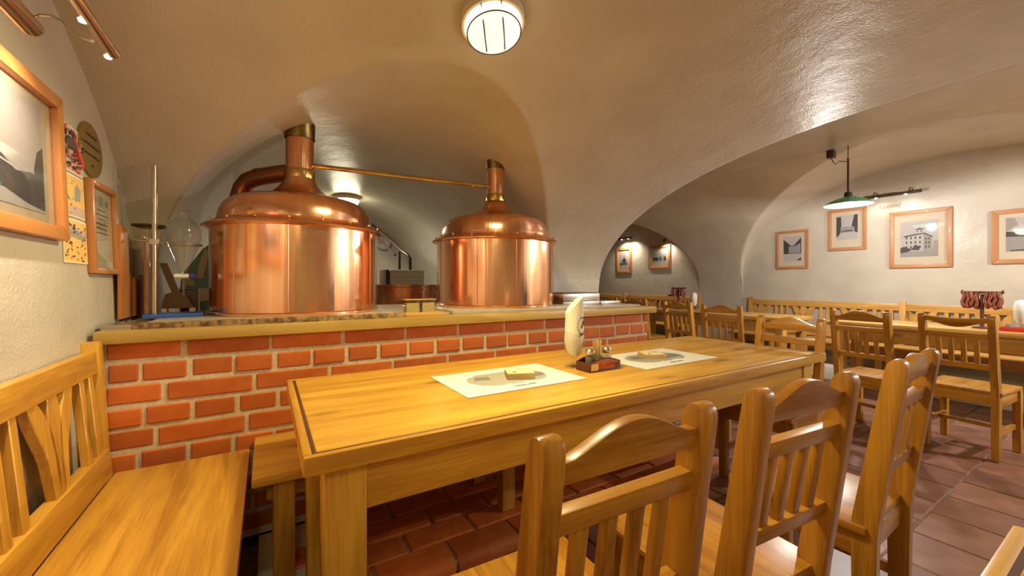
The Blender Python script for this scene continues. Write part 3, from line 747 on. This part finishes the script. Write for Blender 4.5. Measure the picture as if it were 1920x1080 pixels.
# brewing gear behind
tb = thing('copper_tub', 'round aged copper tub standing behind the kettles', 'tub', (1.10, 3.85, 0))
MB().lathe([(.36, 0), (.37, .02), (.37, 1.13), (.385, 1.135), (.385, 1.15), (.36, 1.15), (.355, .95), (0, .94)], seg=64).build('body', COPDARK, tb, smooth=True)
for i in range(24):
    a = 2*PI*i/24; MB().lathe([(.007, 0), (.005, .006), (0, .007)], seg=8).warp(lambda v, a=a: Vector((math.cos(a)*(.37+v.z)-math.sin(a)*v.x, math.sin(a)*(.37+v.z)+math.cos(a)*v.x, 1.11+v.y))).build('rivet', DKBRASS, tb)
fb = thing('filter_tank', 'grey steel filter tank behind the copper tub', 'tank', (1.33, 4.55, 0))
MB().box(-.19, .19, -.15, .15, 0, 1.31).build('body', plain('pale_steel', (.62, .66, .58), .4), fb, bevel=.008); MB().box(-.235, -.195, -.14, .14, .2, 1.31).build('side_plate', DKBROWN, fb, bevel=.003)
for z in (1.2, 1.25): MB().box(-.15, .15, -.156, -.15, z, z+.01).build('rib', STEEL, fb)
P = [at_y(769, 520, 4.5), at_y(769, 485, 4.5), at_y(764, 478, 4.55), at_y(752, 470, 4.7), at_y(735, 454, 5.1), at_y(712, 434, 5.6), at_y(690, 415, 5.9)]
P[0].z = 1.31
pg_ = thing('steel_pipes', 'dark pipes rising from the filter tank along the vault', 'pipe')
MB().tube(P, .017, 12).build('pipe', DKBROWN, pg_, smooth=True, angle=50); P2 = [p+Vector((-.06, .04, -.05)) for p in P[3:]]; MB().tube(P2, .014, 12).build('pipe', DKBROWN, pg_, smooth=True, angle=50)
Q = [at_y(749, 525, 4.5), at_y(749, 472, 4.55)]; Q[0].z = 1.31; MB().tube(Q, .014, 12).build('pipe', DKBROWN, pg_, smooth=True, angle=50)
cp = at_y(718, 455, 6.49)
ck = thing('wall_clock', 'round white wall clock on the far wall behind the kettles', 'clock', matrix=wallm(cp, (1, 0, 0), (0, 0, 1), (0, -1, 0)))
MB().lathe([(.125, 0), (.125, .03), (.105, .035), (.105, .02)], seg=40, cap=False).build('case', STEEL, ck, smooth=True, angle=40)
MB().lathe([(0, .019), (.107, .019), (.107, .021)], seg=40).build('dial', WHITEP, ck)
m = MB()
for i in range(12):
    a = 2*PI*i/12; m.cbox((math.sin(a)*.085, math.cos(a)*.085, .0225), (.008, .008, .003))
m.build('hour_marks', INK, ck)
MB().box(-.07, 0, -.008, 0, .023, .025).build('hand', INK, ck); MB().box(-.003, .003, 0, .06, .023, .025).build('hand', INK, ck)

# ------------------------------------------------------------------ pictures
def picture(name, label, m4, wd, ht, bar, photo, polys, cat='picture', wood_=FRAMEP, matc=CREAM, group=None, thick=.024, pane=True):
    # local: x right, y up, z out of the wall; origin bottom centre
    t = thing(name, label, cat, group=group, matrix=m4)
    hw = wd/2
    for (pl) in ([(-hw, 0), (hw, 0), (hw-bar, bar), (-hw+bar, bar)], [(-hw, ht), (hw, ht), (hw-bar, ht-bar), (-hw+bar, ht-bar)],
                 [(-hw, 0), (-hw, ht), (-hw+bar, ht-bar), (-hw+bar, bar)], [(hw, 0), (hw, ht), (hw-bar, ht-bar), (hw-bar, bar)]):
        MB().prism(pl, .001, thick, 'z').build('frame_rail', wood_, t, bevel=min(.006, bar*.2))
    MB().box(-hw+bar*.8, hw-bar*.8, bar*.8, ht-bar*.8, .002, .008).build('mat_board', matc, t)
    x0, x1, y0, y1 = photo      # fractions of the picture inside
    ax, bx = -hw+wd*x0, -hw+wd*x1; ay, by = ht*y0, ht*y1
    pm = MB(); pm.box(ax, bx, ay, by, .008, .009)
    mats = [LGREY]; lay = 0
    for mt, pts in polys:
        if mt not in mats: mats.append(mt)
        lay += 1; pm.mi = mats.index(mt)
        pm.prism([(ax+(bx-ax)*p[0], ay+(by-ay)*p[1]) for p in pts], .009, .009+.00012*lay, 'z')
    pm.build('print', mats, t)
    if pane: MB().box(-hw+bar*.9, hw-bar*.9, bar*.9, ht-bar*.9, .0125, .0135).build('glass_pane', PANE, t)
    return t
XR = 6.30
def right_pic(label, px0, px1, ytl, ybl, bar, photo, polys, group='framed photographs on the bright wall'):
    a = at_x(px0, ytl, XR); b_ = at_x(px0, ybl, XR); c = at_x(px1, ybl, XR)
    wd = a.y-c.y; ht = a.z-b_.z
    return picture('framed_photo', label, wallm((XR, (a.y+c.y)/2, b_.z), (0, -1, 0), (0, 0, 1), (-1, 0, 0)), wd, ht, bar, photo, polys, group=group)
street = [(DGREY, [(0, .3), (0, .9), (.45, .62), (.62, .66), (1, .95), (1, .3)]), (GREY, [(.3, .32), (.3, .6), (.7, .62), (.95, .72), (.95, .32)]), (LGREY, [(0, 0), (1, 0), (1, .3), (0, .26)]), (DGREY, [(.72, .02), (1, .02), (1, .14)])]
trees = [(DGREY, [(0, .1), (0, .95), (.22, .95), (.25, .4), (.14, .2)]), (DGREY, [(1, .25), (1, 1), (.84, 1), (.72, .55), (.8, .32)]), (GREY, [(.2, .28), (.85, .3), (.85, .5), (.2, .55)]), (DGREY, [(.25, .33), (.75, .33), (.75, .38), (.25, .37)])]
house = [(GREY, [(0, 0), (1, 0), (1, .16), (0, .17)]), (LGREY, [(.1, .16), (.62, .16), (.62, .64), (.1, .58)]), (GREY, [(.62, .16), (.84, .18), (.84, .54), (.62, .64)]), (DGREY, [(.08, .56), (.62, .63), (.86, .52), (.86, .55), (.62, .67), (.1, .60)]), (LGREY, [(.40, .64), (.64, .66), (.64, .75), (.40, .75)]), (DGREY, [(.38, .75), (.66, .75), (.52, .80)])]
for i in range(4):
    for j in range(3): house.append((DGREY, [(.15+.12*i, .24+.13*j), (.19+.12*i, .24+.13*j), (.19+.12*i, .31+.13*j), (.15+.12*i, .31+.13*j)]))
for i in range(2):
    for j in range(3): house.append((DGREY, [(.67+.08*i, .24+.11*j), (.70+.08*i, .24+.11*j), (.70+.08*i, .30+.11*j), (.67+.08*i, .30+.11*j)]))
house += [(DGREY, [(0, .12), (.2, .14), (.3, .2), (.5, .18), (.55, .28), (.4, .34), (.3, .22), (.1, .3), (0, .26)]), (GREY, [(.85, .16), (1, .18), (1, .42), (.9, .44)]), (DGREY, [(.45, .69), (.48, .69), (.48, .73), (.45, .73)]), (DGREY, [(.55, .69), (.58, .69), (.58, .73), (.55, .73)])]
cloud = [(GREY, [(0, 0), (1, 0), (1, .45), (0, .5)]), (DGREY, [(0, .45), (1, .4), (1, .52), (0, .6)]), (GREY, [(0, .6), (.3, .75), (.2, 1), (0, 1)]), (DGREY, [(.1, .02), (1, .02), (1, .08), (.1, .05)])]
right_pic('small framed street photograph nearest the pier of the bright wall', 1456.7, 1516.8, 435.3, 504.7, .035, (.23, .78, .20, .84), street)
right_pic('framed photograph of a tree-lined lane behind the green pendant lamp', 1553.9, 1625.4, 395.7, 471.1, .038, (.22, .78, .26, .84), trees)
right_pic('large framed photograph of a villa with roof turret', 1668.1, 1786.7, 399.6, 503.3, .042, (.19, .79, .19, .81), house)
right_pic('framed cloudy landscape photograph beyond the villa picture', 1859, 1993, 396, 495.5, .045, (.22, .85, .22, .84), cloud)
church = [(GREY, [(.1, .2), (.9, .2), (.9, .5), (.1, .45)]), (DGREY, [(.35, .25), (.75, .25), (.75, .55), (.6, .6), (.55, .95), (.5, .6), (.35, .5)]), (DGREY, [(0, .12), (1, .14), (1, .22), (0, .24)])]
town = [(GREY, [(0, .15), (1, .15), (1, .8), (.75, .7), (.6, .85), (.3, .75), (0, .85)]), (DGREY, [(0, .15), (.4, .15), (.4, .45), (0, .45)]), (DGREY, [(.5, .15), (.62, .15), (.62, .5), (.5, .5)]), (DGREY, [(.8, .15), (.95, .15), (.95, .5), (.8, .5)])]
right_pic('small far picture of a church spire under a picture lamp', 1157, 1184.5, 466, 512, .05, (.22, .75, .25, .8), church, 'small far pictures')
right_pic('small far picture of town houses reflecting a lamp', 1217, 1258, 462, 504.5, .05, (.2, .82, .26, .76), town, 'small far pictures')
# left wall
UPL = (-LEAN, 0, 1)
def left_m(p): return wallm(p, (0, 1, 0), UPL, (1, 0, LEAN))
a = at_left(92, 182); b_ = at_left(110, 453)
SKY = plain('print_sky', (.30, .27, .25), .7)
mount = [(SKY, [(0, 0), (1, 0), (1, 1), (0, 1)]), (DGREY, [(0, 0), (1, 0), (1, .30), (.9, .34), (.78, .30), (.62, .46), (.5, .5), (.42, .62), (.3, .75), (.1, .60), (0, .66)]), (GREY, [(0, .18), (.7, .12), (.85, .05), (1, .02), (1, 0), (0, 0)]), (LGREY, [(0, .42), (.45, .44), (.85, .30), (.45, .40), (0, .36)]), (DGREY, [(.94, .05), (1, .05), (1, .62), (.95, .55), (.92, .38)])]
picture('framed_photo', 'large framed dark landscape photograph above the wall bench', left_m((at_left(101, 452).x, (a.y+b_.y)/2-.47, b_.z)), .94, a.z-b_.z+.0, .042, (.11, .89, .16, .85), mount, wood_=FRAMEW, matc=plain('tan_mat', (.42, .34, .24), .8), thick=.03)
a = at_left(158, 333); b_ = at_left(164, 512.5); c = at_left(211.5, 513)
doc = [(YELLOWP, [(0, 0), (1, 0), (1, 1), (0, 1)])]
DOC = plain('document_paper', (.62, .54, .38), .7); doc = [(DOC, [(0, 0), (1, 0), (1, 1), (0, 1)]), (GREY, [(.38, .80), (.62, .80), (.62, .93), (.38, .93)]), (GREY, [(.15, .82), (.3, .82), (.3, .9), (.15, .9)]), (GREY, [(.7, .82), (.85, .82), (.85, .9), (.7, .9)])]
for i, (x0, x1) in enumerate(((.3, .7), (.15, .85), (.3, .7), (.2, .8), (.25, .75), (.2, .8))): doc.append((DGREY, [(x0, .74-.06*i), (x1, .74-.06*i), (x1, .752-.06*i), (x0, .752-.06*i)]))
doc += [(PINKP, [(.62, .1), (.92, .1), (.92, .22), (.62, .22)]), (WHITEP, [(.62, .0), (.92, .0), (.92, .08), (.62, .08)])]
picture('framed_certificate', 'narrow framed certificate on the wall above the counter end', left_m((b_.x, (b_.y+c.y)/2, b_.z)), c.y-b_.y, a.z-b_.z, .022, (.09, .91, .07, .93), doc, wood_=FRAMEW, thick=.026, cat='certificate')
def poster(label, tl, bl, br, polys, basec):
    A, B, D = at_left(*tl), at_left(*bl), at_left(*br)
    wd = D.y-B.y; ht = A.z-B.z
    t = thing('poster', label, 'poster', matrix=left_m((B.x, (B.y+D.y)/2, B.z)))
    MB().box(-wd/2, wd/2, 0, ht, .001, .004).build('border', plain('poster_edge', (.80, .72, .55), .7), t)
    pm = MB(); mats = [basec]; pm.box(-wd/2+.006, wd/2-.006, .006, ht-.006, .004, .0045); lay = 0
    for mt, pts in polys:
        if mt not in mats: mats.append(mt)
        lay += 1; pm.mi = mats.index(mt); pm.prism([(-wd/2+.006+(wd-.012)*p[0], .006+(ht-.012)*p[1]) for p in pts], .0045, .0045+.0001*lay, 'z')
    pm.build('print', mats, t); return t
rr_ = random.Random(5)
RP = plain('poster_red', (.60, .08, .07), .6); BK = plain('poster_black', (.10, .08, .07), .6)
def streaks(n, mats, h0=.02, h1=.16):
    out = []
    for i in range(n):
        x = rr_.uniform(0, .95); y_ = rr_.uniform(0, .9); w_ = rr_.uniform(.015, .045); hh = rr_.uniform(h0, h1); sk = rr_.uniform(-.06, .06)
        out.append((mats[i % len(mats)], [(x, y_), (min(1, x+w_), y_), (min(1, max(0, x+w_+sk)), min(1, y_+hh)), (max(0, min(1, x+sk)), min(1, y_+hh))]))
    return out
poster('red and black abstract print above the other prints', (111, 222), (104, 308), (152, 331), streaks(90, [BK, PINKP, BK, RP]) + [(RP, [(.55, .75), (.68, .75), (.95, .35), (.98, .2), (.88, .2)]), (BK, [(.2, .5), (.6, .5), (.7, .62), (.5, .75), (.25, .7)]), (RP, [(0, .55), (.15, .6), (.2, .7), (.02, .7)])] + streaks(30, [PINKP, BK], .02, .06), PINKP)
poster('ochre print with teal tree shapes between two other prints', (105, 312), (112, 399), (157, 413), [(TEALP, [(.02, .7), (.25, .62), (.12, .95)]), (TEALP, [(.05, .4), (.4, .36), (.15, .62)]), (PINKP, [(0, 0), (1, 0), (1, .22), (.6, .26), (.3, .2), (0, .25)]), (GREY, [(.55, .4), (.8, .4), (.85, .7), (.7, .85), (.58, .7)])] + streaks(14, [ORANGE, GREY], .02, .08), YELLOWP)
poster('ochre print of a crowd, lowest of the three prints', (113, 404), (118, 491.5), (162, 496.5), [(GREY, [(0, .62), (1, .55), (1, .75), (0, .82)]), (PINKP, [(0, .82), (.5, .8), (1, .65), (1, .78), (.3, .92), (0, .92)])] + streaks(46, [BK, ORANGE, BK, ORANGE], .02, .07), YELLOWP)
pc = at_left(164, 271); pa = at_left(147, 226); pz = at_left(182, 318)
pq = thing('plaque', 'oval brass wall plaque with engraved lines', 'plaque', matrix=left_m((pc.x, pc.y+.01, pc.z-.02)))
BR = plain('plaque_brass', (.34, .24, .07), .4, .6)
rw = (at_left(187, 290).y-at_left(142, 250).y)/2; rh = .105
MB().prism([(rw*math.cos(2*PI*i/48), rh*math.sin(2*PI*i/48)) for i in range(48)], .001, .009, 'z').build('plate', BR, pq, bevel=.002, angle=30)
m = MB()
for z, hw_ in ((.055, .055), (.018, .085), (-.02, .08), (-.06, .012)):
    x = -hw_
    while x < hw_:
        q = rr_.uniform(.003, .007); m.box(x, x+q, z-.004, z+rr_.uniform(.002, .006), .009, .0095); x += q+.002
m.build('engraving', INK, pq)
# painted lettering on the bright wall
tp_ = at_x(1669, 387.5, XR-.001)
tl_ = text_mesh('V SLADOVNĚ', .056, .0004)
for v in tl_.vertices: v.co.x *= .56
tl_.materials.append(plain('ochre_lettering', (.24, .11, .02), .8))
ob = bpy.data.objects.new('wall_lettering', tl_); C.objects.link(ob); ob.matrix_world = wallm(tp_, (0, -1, 0), (0, 0, 1), (-1, 0, 0)); tag(ob, 'small ochre lettering painted on the wall above the villa picture', 'lettering')

# ------------------------------------------------------------------ lamps
WARM = (1, .87, .43); HALO = (1, .84, .66)
GUARD = plain('guard_steel', (.10, .08, .06), .45, .6)
def bulkhead(label, p, nrm, r, strength, color=WARM, simple=False, down=0):
    nrm = Vector(nrm).normalized(); xa = FWD.cross(nrm).normalized(); m4 = wallm(p, xa, nrm.cross(xa), nrm)
    t = thing('ceiling_lamp', label, 'lamp', matrix=m4, group=None)
    MB().lathe([(r*.98, -.01), (r*1.04, 0), (r*1.04, r*.22), (r, r*.34), (r*.93, r*.36), (r*.93, r*.2)], seg=48, cap=False).build('ring', plain('cream_enamel', (.62, .50, .34), .4), t, smooth=True, angle=40)
    em = emit('lamp_glass_side', (1, .90, .58), strength); em2 = emit('lamp_glass', (1, .97, .86), min(strength, .44) if not simple else strength)
    MB().lathe([(r*.90, r*.2), (r*.91, r*.42), (r*.84, r*.62)], seg=40, cap=False).build('glass_side', em, t, smooth=True, angle=80)
    MB().lathe([(r*.84, r*.62), (r*.6, r*.74), (r*.3, r*.79), (0, r*.80)], seg=40, cap=False).build('glass_lens', em2, t, smooth=True, angle=80)
    if down: lamp('bowl_light', 'SPOT', (0, 0, r*.9), down, color, t, r*.8, R(176), (PI, 0, 0), .35)
    if not simple:
        for s in (-1, 1):
            x = s*r*.30; pts = []
            for i in range(13):
                u = -1+2*i/12; yy = u*r*.93; pts.append((x, yy, r*(.28+.56*(1-abs(u)**3.2))))
            MB().tube(pts, r*.022, 6).build('guard_wire', GUARD, t, smooth=True)
        MB().tube([(r*.86*math.cos(2*PI*i/40), r*.86*math.sin(2*PI*i/40), r*.62) for i in range(41)], r*.022, 6).build('guard_wire', GUARD, t, smooth=True)
        MB().tube([(r*.95*math.cos(2*PI*i/40), r*.95*math.sin(2*PI*i/40), r*.27) for i in range(41)], r*.022, 6).build('guard_wire', GUARD, t, smooth=True)
        for a in (PI/2, -PI/2, 0, PI): MB().cbox((r*math.cos(a)*1.02, r*math.sin(a)*1.02, r*.2), (r*.09, r*.09, r*.12)).build('clip', STEEL, t, bevel=.003)
    return t
def zmain(y_): return 1.2+1.17*math.sqrt(max(0, 1-((y_-.5)/2.25)**2))
yl = 1.455; sl = (zmain(yl+.01)-zmain(yl-.01))/.02
lp_ = Vector((.79, yl, zmain(yl)))
bulkhead('round caged glass ceiling lamp over the laid table', lp_, (0, sl, -1), .128, 1.9, down=70)
bulkhead('round ceiling lamp above the brewing gear behind the kettles', (.80, 5.0, 2.178), (0, 0, -1), .14, 22, (1, .95, .75), True, down=30)
bulkhead('added round ceiling lamp, unseen behind the viewer toward the left wall', (-.25, -.70, zmain(-.70)+.01), (0, 0, -1), .12, 2.0, WARM, True, down=13)  # unseen lamp, added to light the room from behind the camera

# green enamel pendant
pd = thing('pendant_lamp', 'green enamel pendant lamp hanging before the picture wall', 'lamp', (4.95, 1.685, 1.945))
MB().lathe([(.195, 0), (.19, .008), (.15, .038), (.09, .066), (.045, .080), (.03, .085)], seg=48, cap=False).build('shade', GREEN, pd, smooth=True, angle=70)
MB().lathe([(.193, .001), (.186, .009), (.147, .035), (.088, .062), (.0, .078)], seg=48, cap=False).build('shade_lining', GREENIN, pd, smooth=True, angle=70)
MB().lathe([(.034, .08), (.034, .10), (.028, .125), (.012, .13)], seg=20).build('lamp_holder', BLACK, pd, smooth=True, angle=40)
MB().tube([(0, 0, .12), (0, 0, .43)], .009, 10).build('stem', DKBROWN, pd, smooth=True)
MB().tube([(.018*math.cos(2*PI*i/16), 0, .448+.018*math.sin(2*PI*i/16)) for i in range(17)], .005, 8).tube([(0, 0, .46), (0, 0, .60)], .004, 8).build('hook', DKBROWN, pd, smooth=True)
bxp = Vector((-.03, .13, .535)); MB().cbox(bxp, (.075, .06, .08)).build('junction_box', DKBROWN, pd, bevel=.006)
MB().tube([bxp+Vector((0, 0, -.04)), bxp+Vector((.012, -.015, -.085)), bxp+Vector((.03, -.03, -.105)), bxp+Vector((.05, -.05, -.075)), Vector((-.008, 0, .43))], .004, 8).build('cable', DKBROWN, pd, smooth=True)
MB().lathe([(0, -.022), (.03, -.016), (.043, .005), (.038, .035), (.02, .06)], seg=24, cap=False).build('bulb', emit('pendant_bulb', (1, .93, .80), 12), pd, smooth=True)
lamp('pendant_light', 'POINT', (0, 0, -.035), 46, (1, .93, .89), pd, size=.03)
pd2 = copy_tree(pd); pd2.location = (4.95, -.75, 1.945);  # added copy out of view, evens the light on picture wall and floor
for c_ in pd2.children:
    if c_.type == 'LIGHT': c_.data = c_.data.copy(); c_.data.energy = 95
pd2['label'] = 'added second green enamel pendant lamp, out of view over the open end of the long table'

# halogen picture bars
def picture_bar(label, ctr, L, wall_dx, n, energy, spotdir, cat='lamp'):
    t = thing('picture_light', label, cat, ctr)
    MB().tube([(0, -L/2, 0), (0, L/2, 0)], .017, 14).build('bar', DKBROWN, t, smooth=True, angle=50)
    for s in (-.3, .3):
        MB().tube([(0, s*L, .015), (wall_dx*.3, s*L, .06), (wall_dx*.8, s*L, .06), (wall_dx, s*L, .03)], .005, 8).build('bracket', DKBROWN, t, smooth=True)
    for i in range(n):
        yy = L*((i+.5)/n-.5)
        MB().lathe([(0, -.024), (.012, -.022), (.014, -.014)], c=(0, yy, 0), seg=12).build('halogen_bulb', emit('halogen', (1, .9, .7), 8), t)
        lamp('halogen_spot', 'SPOT', (wall_dx*.05, yy, -.03), energy, HALO, t, .015, R(140), aim(spotdir), .9)
    return t
picture_bar('dark picture lamp bar on the bright wall behind the pendant lamp', (XR-.14, 1.70, 2.185), .52, .14, 2, 1.1, (.25, 0, -1))
bp = at_x(1172, 447, XR-.16)
picture_bar('far picture lamp bar above the church picture', (bp.x, bp.y, bp.z), .34, .16, 2, 9, (.2, 0, -1))
bp = at_x(1245, 451, XR-.12)
fs = thing('spot_lamp', 'tiny dark spot lamp above the town houses picture', 'lamp', bp)
MB().tube([(0, 0, 0), (.05, 0, .06), (.12, 0, .06)], .006, 8).build('arm', DKBROWN, fs, smooth=True)
MB().lathe([(.012, .03), (.026, -.01), (.028, -.03)], seg=16, cap=False).build('shade', DKBROWN, fs, smooth=True); MB().lathe([(0, -.02), (.018, -.018), (.018, -.01)], seg=12).build('bulb', emit('spot_bulb', (1, .9, .7), 8), fs)
lamp('spot', 'SPOT', (0, 0, -.035), 8, HALO, fs, .015, R(130), aim((.3, 0, -1)), .9)

# track lamps on the left wall
tk = thing('track_lamp', 'pair of nickel tube lamps joined by a cable above the large framed photo', 'lamp', (-.36, 1.2, 1.755))
A = at_x(212, 99, -.36); B_ = at_x(120, -6, -.36); zt_ = (A.z+B_.z)/2
def loc(p): return Vector(p)-Vector((-.36, 1.2, 1.755))
MB().tube([loc((-.36, .75, A.z)), loc((-.36, A.y, A.z))], .0155, 20).build('tube', CHROME, tk, smooth=True, angle=50)
c0 = at_x(60, 52, -.52)
MB().tube([loc((-.52, .9, c0.z)), loc((-.52, c0.y, c0.z))], .022, 20).build('tube', CHROME, tk, smooth=True, angle=50)
MB().tube([loc((-.515, .9, c0.z-.03)), loc((-.515, c0.y-.04, c0.z-.03))], .008, 10).build('rail', CHROME, tk, smooth=True)
cpts = [at_x(56, 36, -.515), at_x(75, 28, -.49), at_x(95, 29, -.47), at_x(118, 40, -.44), at_x(140, 60, -.41), at_x(158, 72, -.385), at_x(174, 77, -.365)]
MB().tube([loc(p) for p in cpts], .0035, 8).build('cable', CHROME, tk, smooth=True)
for px_, py_ in ((155, 33), (203, 106)):
    q = at_x(px_, py_, -.372); q.z = A.z-.008
    MB().lathe([(0, -.008), (.007, -.006), (.009, 0)], c=loc(q), seg=14).build('halogen_bulb', emit('track_bulb', (1, .9, .72), 10), tk)
    lamp('track_spot', 'SPOT', loc(q)+Vector((-.012, 0, -.018)), 8, HALO, tk, .012, R(125), aim((-.75, 0, -1)), .9)
for yy in (.80, 1.0):
    MB().lathe([(0, -.012), (.009, -.010), (.011, 0)], c=loc((-.372, yy, A.z-.008)), seg=14).build('halogen_bulb', MATS['track_bulb'], tk)
    lamp('track_spot', 'SPOT', loc((-.384, yy, A.z-.026)), 8, HALO, tk, .012, R(125), aim((-.75, 0, -1)), .9)
